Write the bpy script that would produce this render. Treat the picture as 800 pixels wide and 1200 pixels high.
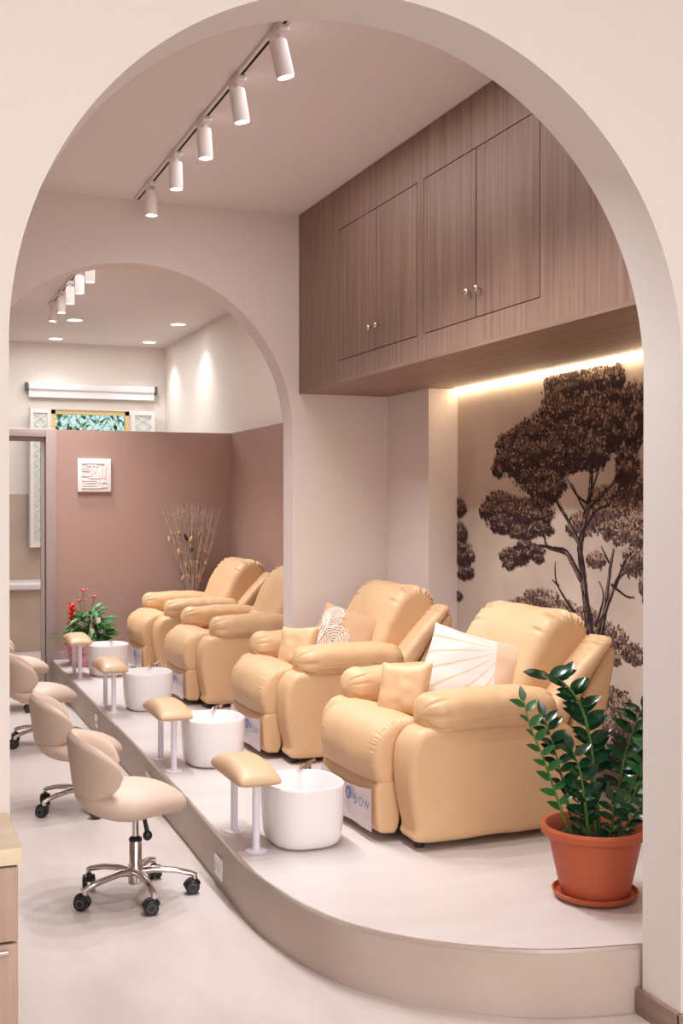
import bpy, bmesh, math, random
from mathutils import Vector, Matrix, noise
random.seed(7)
for o in list(bpy.data.objects): bpy.data.objects.remove(o)
S = bpy.context.scene
C = S.collection
R = math.radians

# ------------------------------------------------------------------ camera, world, lights, exposure
cd = bpy.data.cameras.new('camera'); cam = bpy.data.objects.new('camera', cd); C.objects.link(cam)
cd.sensor_fit = 'VERTICAL'; cd.sensor_height = 36; cd.lens = 1385/1200*36
cd.clip_end = 60
cam.location = (0, 0, 1.67)
cam.rotation_euler = (R(90-0.41), 0, R(-21.05))
S.camera = cam

w = bpy.data.worlds.new('world'); S.world = w; w.use_nodes = True
bg = w.node_tree.nodes['Background']; bg.inputs[0].default_value = (.50, .80, .86, 1); bg.inputs[1].default_value = 1.0

S.view_settings.view_transform = 'Standard'; S.view_settings.look = 'None'
S.view_settings.gamma = 1; S.view_settings.use_curve_mapping = False
S.view_settings.exposure = 0.22
S.cycles.use_denoising = True
S.cycles.max_bounces = 10; S.cycles.diffuse_bounces = 6
S.cycles.sample_clamp_indirect = 6
S.cycles.caustics_reflective = False; S.cycles.caustics_refractive = False

WARM = (.96, .965, .975)
TRACK_W, TRACK2_W, DOWN_W = 84, 88, 14
def area(name, loc, sx, sy, W, col=WARM, rot=(0,0,0)):
    l = bpy.data.lights.new(name, 'AREA'); l.shape = 'RECTANGLE'; l.size = sx; l.size_y = sy
    l.energy = W; l.color = col
    o = bpy.data.objects.new(name, l); C.objects.link(o); o.location = loc; o.rotation_euler = rot
    return o
area('entrance_fill', (-.5, .4, 3.55), 1.2, 1.2, 16)  # pair of added soft fills above the unseen entrance
area('entrance_fill', (1.9, .4, 3.55), 1.2, 1.2, 16)
area('added_front_fill', (.8, -5.8, 1.6), 5.0, 2.6, 250, (.96, .97, .98), (R(90), 0, 0))  # added frontal fill behind the camera, standing in for a shopfront window
area('salon_fill', (1.9, 5.3, 3.57), .8, 2.6, 13)  # two soft fills added under the salon ceiling, besides its track lights
area('salon_fill', (1.6, 9.6, 3.57), 1.6, 2.2, 16)
area('back_room_fill', (1.8, 13.0, 3.57), 1.6, 1.6, 34)  # extra fill added to the back room, beyond its downlights

# ------------------------------------------------------------------ materials
def lin(h):
    h = h.lstrip('#'); v = [int(h[i:i+2], 16)/255 for i in (0, 2, 4)]
    return tuple((x/12.92 if x <= .04045 else ((x+.055)/1.055)**2.4) for x in v) + (1,)
def mat(name, col, rough=.6, metal=0, spec=.5, bump=0, bscale=60, var=0, vscale=3, emit=None, estr=0, coat=0, stretch=None, alpha=1, trans=0, col2=None, detail=4, sheen=0, bdist=.01):
    m = bpy.data.materials.new(name); m.use_nodes = True; t = m.node_tree; n = t.nodes; b = n['Principled BSDF']
    col = lin(col) if isinstance(col, str) else col
    b.inputs['Base Color'].default_value = col; b.inputs['Roughness'].default_value = rough
    b.inputs['Metallic'].default_value = metal; b.inputs['Specular IOR Level'].default_value = spec
    b.inputs['Alpha'].default_value = alpha; b.inputs['Transmission Weight'].default_value = trans
    if coat: b.inputs['Coat Weight'].default_value = coat; b.inputs['Coat Roughness'].default_value = .15
    if sheen: b.inputs['Sheen Weight'].default_value = sheen
    if emit: b.inputs['Emission Color'].default_value = lin(emit); b.inputs['Emission Strength'].default_value = estr
    tc = n.new('ShaderNodeTexCoord'); src = tc.outputs['Object']
    if stretch:
        mp = n.new('ShaderNodeMapping'); mp.inputs['Scale'].default_value = stretch; t.links.new(src, mp.inputs[0]); src = mp.outputs[0]
    if var or col2:
        nz = n.new('ShaderNodeTexNoise'); nz.inputs['Scale'].default_value = vscale; nz.inputs['Detail'].default_value = detail
        t.links.new(src, nz.inputs['Vector'])
        cr = n.new('ShaderNodeValToRGB'); t.links.new(nz.outputs['Fac'], cr.inputs[0])
        cr.color_ramp.elements[0].position = .32; cr.color_ramp.elements[1].position = .68
        c2 = lin(col2) if col2 else tuple(x*(1-var) for x in col[:3]) + (1,)
        cr.color_ramp.elements[0].color = c2; cr.color_ramp.elements[1].color = col
        t.links.new(cr.outputs[0], b.inputs['Base Color'])
    if bump:
        nb = n.new('ShaderNodeTexNoise'); nb.inputs['Scale'].default_value = bscale; nb.inputs['Detail'].default_value = 5
        t.links.new(src, nb.inputs['Vector'])
        bp = n.new('ShaderNodeBump'); bp.inputs['Strength'].default_value = bump; bp.inputs['Distance'].default_value = bdist
        t.links.new(nb.outputs['Fac'], bp.inputs['Height']); t.links.new(bp.outputs[0], b.inputs['Normal'])
    return m
M = {}
M['wall'] = mat('wall_paint', '#ddd6d1', .85, spec=.2, bump=.04, bscale=90)
M['wall_mid'] = mat('wall_paint_blush', '#e7dad5', .85, spec=.2, bump=.04, bscale=90)
M['ceil'] = mat('ceiling_paint', '#ece2df', .8, spec=.2)
M['wall_far'] = mat('wall_paint_cream', '#ece3da', .85, spec=.2)
M['brown'] = mat('partition_paint', '#ab8b80', .75, spec=.25, bump=.05, bscale=50, var=.05, vscale=1.5)
M['floor'] = mat('floor_tile', '#cfc4bf', .38, spec=.35, col2='#c3b6b0', vscale=1.4, stretch=(3.2, 1.0, 1), detail=7)
M['plat'] = mat('platform_tile', '#d6cdcb', .34, spec=.35, col2='#cbc1bd', vscale=1.4, stretch=(1.0, 3.2, 1), detail=7)
M['riser'] = mat('riser_tile', '#c4b6ab', .5, spec=.3, col2='#b8a99d', vscale=2.2, detail=6)
M['trim'] = mat('metal_trim', '#cfc6bf', .3, metal=.8)
M['tan_tile'] = mat('bath_tile', '#c9b5a2', .35, col2='#bba693', vscale=2)
M['white'] = mat('white_gloss', '#f2eeee', .22, spec=.5)
M['white_matte'] = mat('white_paint', '#ece2df', .5)
M['post'] = mat('white_post', '#e6e2ee', .25, spec=.5)
M['leather'] = mat('recliner_leather', '#d9b289', .46, spec=.4, bump=.18, bscale=38, var=.05, vscale=5, bdist=.004)
M['leather_pad'] = mat('footrest_vinyl', '#cbab88', .42, spec=.4, bump=.04, bscale=60)
M['stool'] = mat('stool_vinyl', '#cfb8a8', .5, spec=.35, bump=.05, bscale=60, var=.04, vscale=6)
M['chrome'] = mat('chrome', '#d9d2cf', .14, metal=1)
M['nickel'] = mat('nickel', '#d8cfc8', .22, metal=1)
M['black'] = mat('black_plastic', '#17161a', .4)
M['dark'] = mat('dark_gap', '#1d1512', .8)
M['grey_rub'] = mat('grey_rubber', '#55545a', .5)
M['frame'] = mat('door_frame_laminate', '#a4908b', .5, var=.08, vscale=5, stretch=(6, 6, .6))
M['terra'] = mat('terracotta_plastic', '#b85b3c', .48, spec=.35, var=.06, vscale=4)
M['soil'] = mat('soil', '#2a1c15', .95, bump=.8, bscale=60)
M['leaf'] = mat('glossy_leaf', '#184224', .2, spec=.6, col2='#0d2c17', vscale=9)
M['leaf_light'] = mat('young_leaf', '#33682f', .28, spec=.5, col2='#1f5026', vscale=9)
M['stem'] = mat('green_stem', '#5d7f38', .4, col2='#41662c', vscale=12)
M['leaf_far'] = mat('house_plant_leaf', '#3f8a35', .4, col2='#1d4f20', vscale=14)
M['red'] = mat('red_bract', '#e2301c', .4)
M['pink'] = mat('pink_flower', '#f2696c', .4)
M['petal'] = mat('white_spathe', '#f3efe6', .5)
M['pinkpot'] = mat('pink_wrap', '#e3bcc0', .5, col2='#c94f66', vscale=20)
M['twig'] = mat('dried_twig', '#c9b3a4', .8, col2='#a08677', vscale=30)
M['pod'] = mat('dried_pod', '#d6ab84', .8, col2='#b98a63', vscale=20)
M['pod_dark'] = mat('dark_pod', '#4a2a22', .8)
M['ceramic'] = mat('vase_ceramic', '#9a7663', .5)
M['cush_white'] = mat('white_cushion_cloth', '#d3c6be', .8, sheen=.2, bump=.15, bscale=140)
M['cush_cream'] = mat('cream_cushion_cloth', '#cfae92', .85, sheen=.2, bump=.2, bscale=140)
M['cush_tan'] = mat('tan_cushion_cloth', '#bf9775', .85, sheen=.2, bump=.2, bscale=140)
M['embroid'] = mat('white_embroidery', '#e6dad2', .8, bump=.3, bscale=200)
M['film'] = mat('label_film', '#e9dde0', .25, spec=.5, alpha=.8, bump=.35, bscale=16)
M['blue'] = mat('label_blue', '#5d6fae', .5)
M['lens'] = mat('lamp_lens', '#ffffff', .3, emit='#fff3ea', estr=14)
M['down'] = mat('downlight_lens', '#ffffff', .3, emit='#fff3ea', estr=6)
M['led'] = mat('led_strip', '#ffffff', .3, emit='#ffe8bd', estr=14)
M['blind'] = mat('blind_fabric', '#e9e4e4', .6)
M['lattice'] = mat('yellow_window_wood', '#dfc58c', .5)
M['glass'] = mat('clear_glass', '#ffffff', .03, trans=1, spec=.5)
M['glass'].node_tree.nodes['Principled BSDF'].inputs['IOR'].default_value = 1.08
M['frost'] = mat('frosted_glass', '#d3ddd3', .2)
M['counter_top'] = mat('counter_top_wood', '#e4d5ba', .45, col2='#d9c8aa', vscale=2, stretch=(1.5, 8, 1.5))
M['counter_body'] = mat('counter_body_wood', '#b49b8a', .5, col2='#9c8373', vscale=2.4, stretch=(14, 14, .9))
M['wood'] = mat('cabinet_veneer', '#9a7e71', .5, spec=.3, col2='#836557', vscale=2.2, stretch=(13, 13, .55), detail=6)
M['wood_under'] = mat('cabinet_veneer_underside', '#9a7e71', .45, spec=.3, col2='#836557', vscale=2.2, stretch=(13, .55, 13), detail=6)
M['wood_base'] = mat('baseboard_wood', '#977d70', .5, col2='#7d6458', vscale=2.2, stretch=(1.5, 1.5, 14))
M['paper'] = mat('mural_paper', '#dac8b9', .8, spec=.2, col2='#bdaa9e', vscale=1.7, detail=9)
for i, c in enumerate(('#38282a', '#4b3634', '#735b51', '#ab8f7e')): M['ink%d' % i] = mat('mural_ink_%d' % i, c, .8, spec=.15)
M['garden'] = mat('garden_leaf', '#63a05c', .6, col2='#3d7d55', vscale=3)

# ------------------------------------------------------------------ helpers
class MB:
    def __init__(s): s.v = []; s.f = []; s.m = []
    def add(s, vs, fs, mi=0):
        b = len(s.v); s.v += [tuple(x) for x in vs]; s.f += [tuple(i+b for i in f) for f in fs]; s.m += [mi]*len(fs); return s
    def box(s, a, b, mi=0, bev=0):
        if bev:
            bm = bmesh.new(); bmesh.ops.create_cube(bm, size=1)
            for v in bm.verts: v.co = Vector([(a[i]+b[i])/2+v.co[i]*(b[i]-a[i]) for i in range(3)])
            bmesh.ops.bevel(bm, geom=bm.edges[:], offset=bev, segments=3, profile=.5, affect='EDGES')
            bm.verts.index_update()
            s.add([v.co[:] for v in bm.verts], [[v.index for v in f.verts] for f in bm.faces], mi); bm.free(); return s
        x0, y0, z0 = a; x1, y1, z1 = b
        return s.add([(x0,y0,z0),(x1,y0,z0),(x1,y1,z0),(x0,y1,z0),(x0,y0,z1),(x1,y0,z1),(x1,y1,z1),(x0,y1,z1)],
                     [(0,3,2,1),(4,5,6,7),(0,1,5,4),(1,2,6,5),(2,3,7,6),(3,0,4,7)], mi)
    def loft(s, rings, mi=0, c0=True, c1=True, closed=True):
        n = len(rings[0]); vs = [p for r in rings for p in r]; fs = []
        for i in range(len(rings)-1):
            for j in range(n if closed else n-1):
                k = (j+1) % n; fs.append((i*n+j, i*n+k, (i+1)*n+k, (i+1)*n+j))
        def cap(r, off, rev):
            c = [sum(p[i] for p in r)/n for i in range(3)]; vs.append(c); ci = len(vs)-1
            for j in range(n):
                k = (j+1) % n; fs.append((ci, off+k, off+j) if not rev else (ci, off+j, off+k))
        if c0: cap(rings[0], 0, False)
        if c1: cap(rings[-1], (len(rings)-1)*n, True)
        return s.add(vs, fs, mi)
    def tube(s, path, r, n=8, mi=0, flat=None):
        P = [Vector(p) for p in path]; rs = r if isinstance(r, (list, tuple)) else [r]*len(P); rings = []
        ref = Vector((0,0,1))
        for i, p in enumerate(P):
            d = (P[min(i+1, len(P)-1)]-P[max(i-1, 0)]).normalized()
            if abs(d.dot(ref)) > .95: ref = Vector((1,0,0)) if abs(d.x) < .9 else Vector((0,1,0))
            a = d.cross(ref).normalized(); b = a.cross(d).normalized(); fl = flat or 1
            rings.append([p+a*math.cos(2*math.pi*k/n)*rs[i]+b*math.sin(2*math.pi*k/n)*rs[i]*fl for k in range(n)])
        return s.loft(rings, mi)
    def lathe(s, prof, n=32, c=(0,0,0), mi=0, cap=True):
        return s.loft([[(c[0]+r*math.cos(2*math.pi*k/n), c[1]+r*math.sin(2*math.pi*k/n), c[2]+z) for k in range(n)] for r, z in prof], mi, cap, cap)
    def ball(s, c, rx, ry, rz, n=10, mi=0, rot=None):
        rings = []
        for i in range(1, n):
            a = math.pi*i/n
            rings.append([Vector((rx*math.sin(a)*math.cos(2*math.pi*k/12), ry*math.sin(a)*math.sin(2*math.pi*k/12), rz*math.cos(a))) for k in range(12)])
        if rot: rings = [[rot @ p for p in r] for r in rings]
        return s.loft([[p+Vector(c) for p in r] for r in rings], mi)
    def build(s, name, mats, parent=None, smooth=40, wrinkle=None, loc=None):
        me = bpy.data.meshes.new(name); me.from_pydata(s.v, [], s.f)
        mats = mats if isinstance(mats, (list, tuple)) else [mats]
        for m in mats: me.materials.append(m)
        me.polygons.foreach_set('material_index', s.m)
        bm = bmesh.new(); bm.from_mesh(me); bmesh.ops.recalc_face_normals(bm, faces=bm.faces); bm.to_mesh(me); bm.free()
        if wrinkle:
            ns = [v.normal.copy() for v in me.vertices]
            for v, nn in zip(me.vertices, ns):
                amp, fr = wrinkle[:2]; sc = wrinkle[2] if len(wrinkle) > 2 else (1,1,1)
                q = Vector((v.co.x*sc[0], v.co.y*sc[1], v.co.z*sc[2]))*fr
                v.co += nn*amp*(noise.noise(q)+.5*noise.noise(q*2.3))
        if smooth:
            me.polygons.foreach_set('use_smooth', [True]*len(me.polygons)); me.set_sharp_from_angle(angle=R(smooth))
        me.update()
        o = bpy.data.objects.new(name, me); C.objects.link(o)
        if parent: o.parent = parent
        if loc: o.location = loc
        return o
def tag(o, label=None, cat=None, group=None, kind=None):
    for k, v in (('label', label), ('category', cat), ('group', group), ('kind', kind)):
        if v: o[k] = v
    return o
def empty(name, loc, rz=0):
    o = bpy.data.objects.new(name, None); C.objects.link(o); o.location = loc; o.rotation_euler = (0, 0, rz); o.empty_display_size = .1
    return o
def copy_tree(o, parent=None):
    c = o.copy(); C.objects.link(c)
    if parent: c.parent = parent
    for ch in [x for x in bpy.data.objects if x.parent == o]: copy_tree(ch, c)
    return c
def struct(name, mb, m, smooth=30):
    o = mb.build(name, m, smooth=smooth); o['kind'] = 'structure'; return o
def spline(pts, n, closed=False):
    P = [Vector(p) for p in pts]; L = len(P); out = []
    segs = L if closed else L-1
    for i in range(segs):
        g = (lambda k: P[k % L]) if closed else (lambda k: P[max(0, min(L-1, k))])
        a, b, c, d = g(i-1), g(i), g(i+1), g(i+2)
        for k in range(16):
            t = k/16; out.append(.5*((2*b)+(c-a)*t+(2*a-5*b+4*c-d)*t*t+(3*b-a-3*c+d)*t**3))
    if not closed: out.append(P[-1])
    Q = out+[out[0]] if closed else out
    acc = [0]
    for i in range(len(Q)-1): acc.append(acc[-1]+(Q[i+1]-Q[i]).length)
    res = []; j = 0; N = n if closed else n-1
    for k in range(n):
        t = acc[-1]*k/N
        while j < len(acc)-2 and acc[j+1] < t: j += 1
        u = (t-acc[j])/max(1e-9, acc[j+1]-acc[j]); res.append(Q[j].lerp(Q[j+1], min(1, u)))
    return res
def puff(mb, prof, y0, y1, r, crown=0, n=80, mi=0, gather=0, gf=40, gsel=None, mid=9, fall=.10):
    """a padded block: side profile in x-z, drawn out along y, its ends rounded over r, optional gathers beside the ends"""
    pts = spline([(x, 0, z) for x, z in prof], n, True)
    A = sum(pts[i].x*pts[(i+1) % n].z-pts[(i+1) % n].x*pts[i].z for i in range(n))
    nor = []
    for i in range(n):
        d = pts[(i+2) % n]-pts[i-2]; q = Vector((d.z, 0, -d.x)).normalized()
        nor.append(q if A > 0 else -q)
    K = 7; rows = []
    for k in range(K+1): a = k/K*math.pi/2; rows.append((y0+r*(1-math.cos(a)), r*(1-math.sin(a)), math.sin(a)))
    for k in range(1, mid): t = k/mid; rows.append((y0+r+(y1-y0-2*r)*t, 0, 1-min(1, min(t, 1-t)*(y1-y0-2*r)/fall)))
    for k in range(K, -1, -1): a = k/K*math.pi/2; rows.append((y1-r*(1-math.cos(a)), r*(1-math.sin(a)), math.sin(a)))
    yc, h = (y0+y1)/2, (y1-y0)/2; rings = []
    for y, d, wgt in rows:
        cr = crown*(1-((y-yc)/h)**2); ring = []
        for i in range(n):
            g = 0
            if gather: g = gather*(1 if gsel is None else gsel(pts[i].x, pts[i].z))*wgt*math.sin(gf*2*math.pi*i/n+1.3*math.sin(i*.7))
            p = pts[i]-nor[i]*(d-cr+g); ring.append((p.x, y, p.z))
        rings.append(ring)
    return mb.loft(rings, mi)
def pillow(mb, wd, ht, th, mi=0, n=40, pinch=.10, seed=0, sel=None):
    """square pillow in local x (width), z (height), y thickness"""
    def pt(i, j, sgn):
        u = -1+2*i/n; v = -1+2*j/n
        k = pinch*(u*u)*(v*v)
        x = u*wd/2*(1-pinch*(1-abs(u)**2)*0-.07*(1-v*v)*u*u+k*.4); z = v*ht/2*(1-.07*(1-u*u)*v*v+k*.4)
        t = th/2*((1-u**4)*(1-v**4))**.55
        t *= 1+.12*noise.noise(Vector((u*2.2+seed, v*2.2, sgn)))
        return (x, sgn*t, z)
    for sgn in (-1, 1):
        vs = [pt(i, j, sgn) for i in range(n+1) for j in range(n+1)]; fs = []
        b = len(mb.v)
        for i in range(n):
            for j in range(n):
                a = i*(n+1)+j
                fs.append((a, a+1, a+n+2, a+n+1))
        mb.v += vs; mb.f += [tuple(q+b for q in f) for f in fs]
        for i in range(n):
            for j in range(n): mb.m.append(mi if (sel is None or sgn > 0) else sel((i+.5)/n*2-1, (j+.5)/n*2-1))
    return mb
def leaf(mb, base, d, up, L, W, bend=.2, mi=0, fold=.15, seg=5):
    d = Vector(d).normalized(); side = d.cross(Vector(up)); side = side.normalized() if side.length > 1e-4 else Vector((1,0,0)); nrm = side.cross(d).normalized()
    vs = []; fs = []
    for i in range(seg+1):
        t = i/seg; wv = W/2*max(.02, math.sin(math.pi*min(1, t**.8*.97+.03))**.8) if i < seg else .0006
        c = Vector(base)+d*(L*t)-nrm*(bend*L*t*t)
        vs += [c-side*wv+nrm*wv*fold, c, c+side*wv+nrm*wv*fold]
    for i in range(seg):
        a = i*3; fs += [(a, a+1, a+4, a+3), (a+1, a+2, a+5, a+4)]
    return mb.add(vs, fs, mi)

# ------------------------------------------------------------------ the room
H = 3.6; P = .22
struct('floor', MB().box((-3, -6.3, -.1), (4.3, 15.2, 0)), M['floor'])
struct('ceiling', MB().box((-3, -6.3, H), (4.3, 15.2, H+.1)), M['ceil'])
struct('wall_left', MB().box((-2.7, -6.2, 0), (-2.5, 14.7, H)), M['wall'])
struct('wall_rear', MB().box((-2.5, -6.2, 0), (4.0, -6.0, H)), M['wall'])
struct('wall_entrance', MB().box((4.0, -6.2, 0), (4.2, 3.04, H)), M['wall'])
struct('wall_right', MB().box((3.23, 6.845, 0), (3.7, 7.6, H)), M['wall_mid'])
struct('wall_back_right', MB().box((3.23, 7.6, 0), (3.7, 14.7, H)), M['wall_far'])
struct('wall_alcove', MB().box((3.44, 3.04, 0), (3.7, 6.845, H)), M['wall_mid'])
def arch_wall(name, xl, xr, y0, y1, ax0, ax1, spring, m, z0=0):
    """a wall in the x direction with a round-headed opening"""
    cx = (ax0+ax1)/2; a = (ax1-ax0)/2; N = 72
    arc = [(cx-a*math.cos(math.pi*i/N), spring+a*math.sin(math.pi*i/N)) for i in range(N+1)]
    mb = MB()
    inner = [(ax0, z0)]+arc+[(ax1, z0)]
    outer = [(xl, z0), (xl, spring)]+[(xl+(xr-xl)*i/N, H) for i in range(1, N)]+[(xr, spring), (xr, z0)]
    outer = [(xl, z0), (xl, H)]+[(p[0], H) for p in arc[1:-1]]+[(xr, H), (xr, z0)]
    n = len(inner)
    vs = [(x, y0, z) for x, z in inner]+[(x, y0, z) for x, z in outer]+[(x, y1, z) for x, z in inner]+[(x, y1, z) for x, z in outer]
    fs = []
    for i in range(n-1):
        fs += [(i, i+1, n+i+1, n+i), (2*n+i+1, 2*n+i, 3*n+i, 3*n+i+1), (i+1, i, 2*n+i, 2*n+i+1)]
    mb.add(vs, fs)
    return struct(name, mb, m, smooth=30)
arch_wall('wall_front', -2.5, 4.0, 3.04, 3.24, .285, 2.30, 2.075, M['wall'])
arch_wall('wall_middle', -2.5, 3.23, 7.5, 7.7, .417, 2.537, 2.14, M['wall_mid'])
# raised platform with a curved end
edge = [(1.425, 11.2), (1.405, 9.0), (1.39, 7.0), (1.37, 5.6), (1.352, 5.0)]
curve = spline([(1.352, 5.0, 0), (1.345, 4.4, 0), (1.43, 3.92, 0), (1.573, 3.65, 0), (1.80, 3.44, 0), (2.03, 3.32, 0), (2.32, 3.262, 0)], 40)
line = edge+[(p.x, p.y) for p in curve[1:]]
back = [(3.44, 3.262), (3.44, 6.83), (3.23, 6.86), (3.23, 11.2)]
mb = MB(); poly = line+back; n = len(poly)
mb.add([(x, y, P) for x, y in poly], [tuple(range(n))])
struct('platform', mb, M['plat'])
mb = MB(); vs = [(x, y, 0) for x, y in line]+[(x, y, P-.012) for x, y in line]; n = len(line)
mb.add(vs, [(i, i+1, n+i+1, n+i) for i in range(n-1)]); struct('trim_riser', mb, M['riser'], smooth=30)
mb = MB(); vs = []
for x, y in line: vs += [(x, y, P-.013), (x, y, P+.001)]
mb.add(vs, [(2*i, 2*i+2, 2*i+3, 2*i+1) for i in range(n-1)])
vs = []
for i, (x, y) in enumerate(line):
    a = Vector(line[max(0, i-1)]); b = Vector(line[min(n-1, i+1)]); d = (b-a).normalized(); nn = Vector((-d.y, d.x))
    vs += [(x, y, P+.001), (x+nn.x*.010, y+nn.y*.010, P+.001)]
mb.add(vs, [(2*i, 2*i+2, 2*i+3, 2*i+1) for i in range(n-1)]); struct('trim_1', mb, M['trim'])
# partition
struct('wall_partition', MB().box((1.47, 11.2, 0), (3.23, 11.3, 2.357)).box((-2.5, 11.2, 0), (.42, 11.3, 2.357)), M['brown'])
struct('wall_panel', MB().box((3.15, 7.7, 0), (3.23, 11.2, 2.357)), M['brown'])
struct('baseboard_partition', MB().box((1.47, 11.185, P), (3.15, 11.2, P+.075), bev=.003), M['frame'])
# door frame and glass door in the partition
mb = MB().box((1.375, 11.17, 0), (1.47, 11.32, 2.36), bev=.004).box((.42, 11.17, 0), (.515, 11.32, 2.36), bev=.004).box((.515, 11.17, 2.285), (1.375, 11.32, 2.36), bev=.004)
d1 = mb.build('door_1', M['frame']); d1['kind'] = 'structure'
mb = MB().box((1.335, 11.215, .02), (1.37, 11.255, 2.28)).box((.52, 11.215, .02), (.555, 11.255, 2.28)).box((.555, 11.215, 2.245), (1.335, 11.255, 2.28)).box((.555, 11.215, .02), (1.335, 11.255, .10))
mb.build('door_leaf', M['frame'], d1)
MB().box((.556, 11.232, .10), (1.334, 11.238, 2.245)).build('glass_pane', M['glass'], d1)
# far wall with the window
mb = MB()
wx0, wx1, wz0, wz1 = 1.85, 2.79, 1.15, 2.80
mb.box((-2.5, 14.5, 0), (wx0, 14.7, H)).box((wx1, 14.5, 0), (3.23, 14.7, H)).box((wx0, 14.5, 0), (wx1, 14.7, wz0)).box((wx0, 14.5, wz1), (wx1, 14.7, H))
struct('wall_far', mb, M['wall_far'])
struct('trim_tiles', MB().box((-2.5, 14.485, 0), (3.23, 14.5, 1.78)), M['tan_tile'])
wn = MB().box((wx0, 14.52, wz0), (wx0+.05, 14.6, wz1)).box((wx1-.05, 14.52, wz0), (wx1, 14.6, wz1)).box((wx0, 14.52, wz1-.05), (wx1, 14.6, wz1)).box((wx0, 14.52, wz0), (wx1, 14.6, wz0+.05)).build('window_1', M['lattice'])
wn['kind'] = 'structure'
mb = MB()
def lattice(mb, x0, x1, z0, z1, y, st, r):
    h = z1-z0
    k = -int(h/st)-1
    for sg in (1, -1):
        x = x0-h
        while x < x1+h:
            pts = []
            for t in range(41):
                zz = z0+h*t/40; xx = x+sg*h*t/40*.62
                if x0 <= xx <= x1: pts.append((xx, y, zz))
            if len(pts) > 1: mb.tube([pts[0], pts[-1]], r, 5)
            x += st
lattice(mb, wx0+.05, wx1-.05, wz0+.05, wz1-.05, 14.62, .115, .006)
mb.build('window_grille', M['lattice'], wn)
for xa, xb, ya, yb in ((wx0-.02, wx0-.27, 14.48, 14.36), (wx1+.02, wx1+.29, 14.48, 14.36)):
    mb = MB(); a = Vector((xa, ya, 0)); b = Vector((xb, yb, 0)); d = (b-a).normalized(); q = Vector((d.y, -d.x, 0))*.018
    def bar(t0, t1, z0, z1, mb=mb, a=a, b=b, q=q):
        p0 = a.lerp(b, t0); p1 = a.lerp(b, t1); vs = []
        for z in (z0, z1):
            for s_, p in ((-1, p0), (-1, p1), (1, p1), (1, p0)): vs.append((p.x+q.x*s_, p.y+q.y*s_, z))
        mb.add(vs, [(0,3,2,1),(4,5,6,7),(0,1,5,4),(1,2,6,5),(2,3,7,6),(3,0,4,7)])
    bar(0, .16, wz0, wz1); bar(.84, 1, wz0, wz1); bar(.16, .84, wz1-.05, wz1); bar(.16, .84, wz0, wz0+.06)
    cs = mb.build('window_casement', M['white_matte'], wn)
    mb = MB(); p0 = a.lerp(b, .16); p1 = a.lerp(b, .84)
    mb.add([(p0.x, p0.y, wz0+.06), (p1.x, p1.y, wz0+.06), (p1.x, p1.y, wz1-.05), (p0.x, p0.y, wz1-.05)], [(0,1,2,3)]); mb.build('window_pane', M['frost'], cs)
    mb = MB(); hgt = wz1-wz0-.11
    for k in range(13):
        z = wz0+.06+hgt*k/13; z2 = z+hgt/13
        mb.tube([(p0.x, p0.y-.012, z), (p1.x, p1.y-.012, z2)], .004, 4).tube([(p0.x, p0.y-.012, z2), (p1.x, p1.y-.012, z)], .004, 4)
    mb.build('window_lead', M['white_matte'], cs)
# baseboards
mb = MB().box((2.285, 3.03, 0), (2.30, 3.255, .085), bev=.002).box((2.285, 3.025, 0), (4.0, 3.04, .085), bev=.002); struct('baseboard_front', mb, M['wood_base'])
struct('baseboard_right', MB().box((3.425, 3.26, P), (3.44, 6.83, P+.085), bev=.002), M['wood_base'])
struct('baseboard_left', MB().box((-2.5, 3.025, 0), (-.9, 3.04, .085), bev=.002), M['wood_base'])

# low tiled bench with a white top beyond the glass door
t = tag(empty('bath_bench', (0, 0, 0)), 'low tan tiled bench with a white top seen through the glass door', 'bench')
MB().box((.2, 13.7, 0), (1.75, 14.48, .70), bev=.004).build('bench_base', M['tan_tile'], t)
MB().box((.15, 13.66, .70), (1.78, 14.48, .765), bev=.008).build('bench_top', M['white'], t)

# garden greenery beyond the window
mb = MB()
for k in range(3200):
    p = (random.uniform(1.2, 3.6), random.uniform(15.6, 16.5), random.uniform(.6, 3.0)-abs(random.gauss(0, .3)))
    leaf(mb, p, (random.uniform(-1,1), random.uniform(-1,1), random.uniform(-.6,1)), (0,0,1), random.uniform(.08,.16), .06, seg=3)
g = tag(mb.build('garden_shrub', M['garden'], None), 'blue green garden shrub outside the far window', 'shrub')

# ------------------------------------------------------------------ overhead cabinet
CX = 2.58; zb = 2.405
cab = tag(empty('overhead_cabinet', (CX, 5.3, zb)), 'brown wood veneer overhead cabinet with two pairs of doors under the ceiling', 'cabinet')
def cb(x0, y0, z0, x1, y1, z1): return (x0-CX, y0-5.3, z0-zb), (x1-CX, y1-5.3, z1-zb)
mb = MB(); mb.box(*cb(CX+.02, 3.245, zb+.02, 3.225, 7.495, H-.005)); mb.build('carcass', M['dark'], cab)
mb = MB(); mb.box(*cb(CX, 3.245, zb, 3.225, 7.495, zb+.02)); mb.box(*cb(3.225, 3.245, zb, 3.435, 6.84, zb+.02)); mb.build('bottom_panel', M['wood_under'], cab)
Z0, Z1 = 2.545, 3.335; g = .0048
Y = [(7.495, 6.747), (6.747, 5.613), (5.613, 5.529), (5.529, 4.37), (4.37, 3.245)]
mb = MB()
mb.box(*cb(CX, 3.245, zb+.02, CX+.02, 7.495, Z0-g)); mb.box(*cb(CX, 3.245, Z1+g, CX+.02, 7.495, H-.003))
mb.box(*cb(CX, 6.747+g, Z0-g, CX+.02, 7.495, Z1+g)); mb.box(*cb(CX, 5.529+g, Z0-g, CX+.02, 5.613-g, Z1+g))
mb.box(*cb(CX, 4.10, Z0-g, CX+.02, 4.37-g, Z1+g)); mb.box(*cb(CX, 3.245, Z0-g, CX+.02, 4.098, Z1+g))
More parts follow.
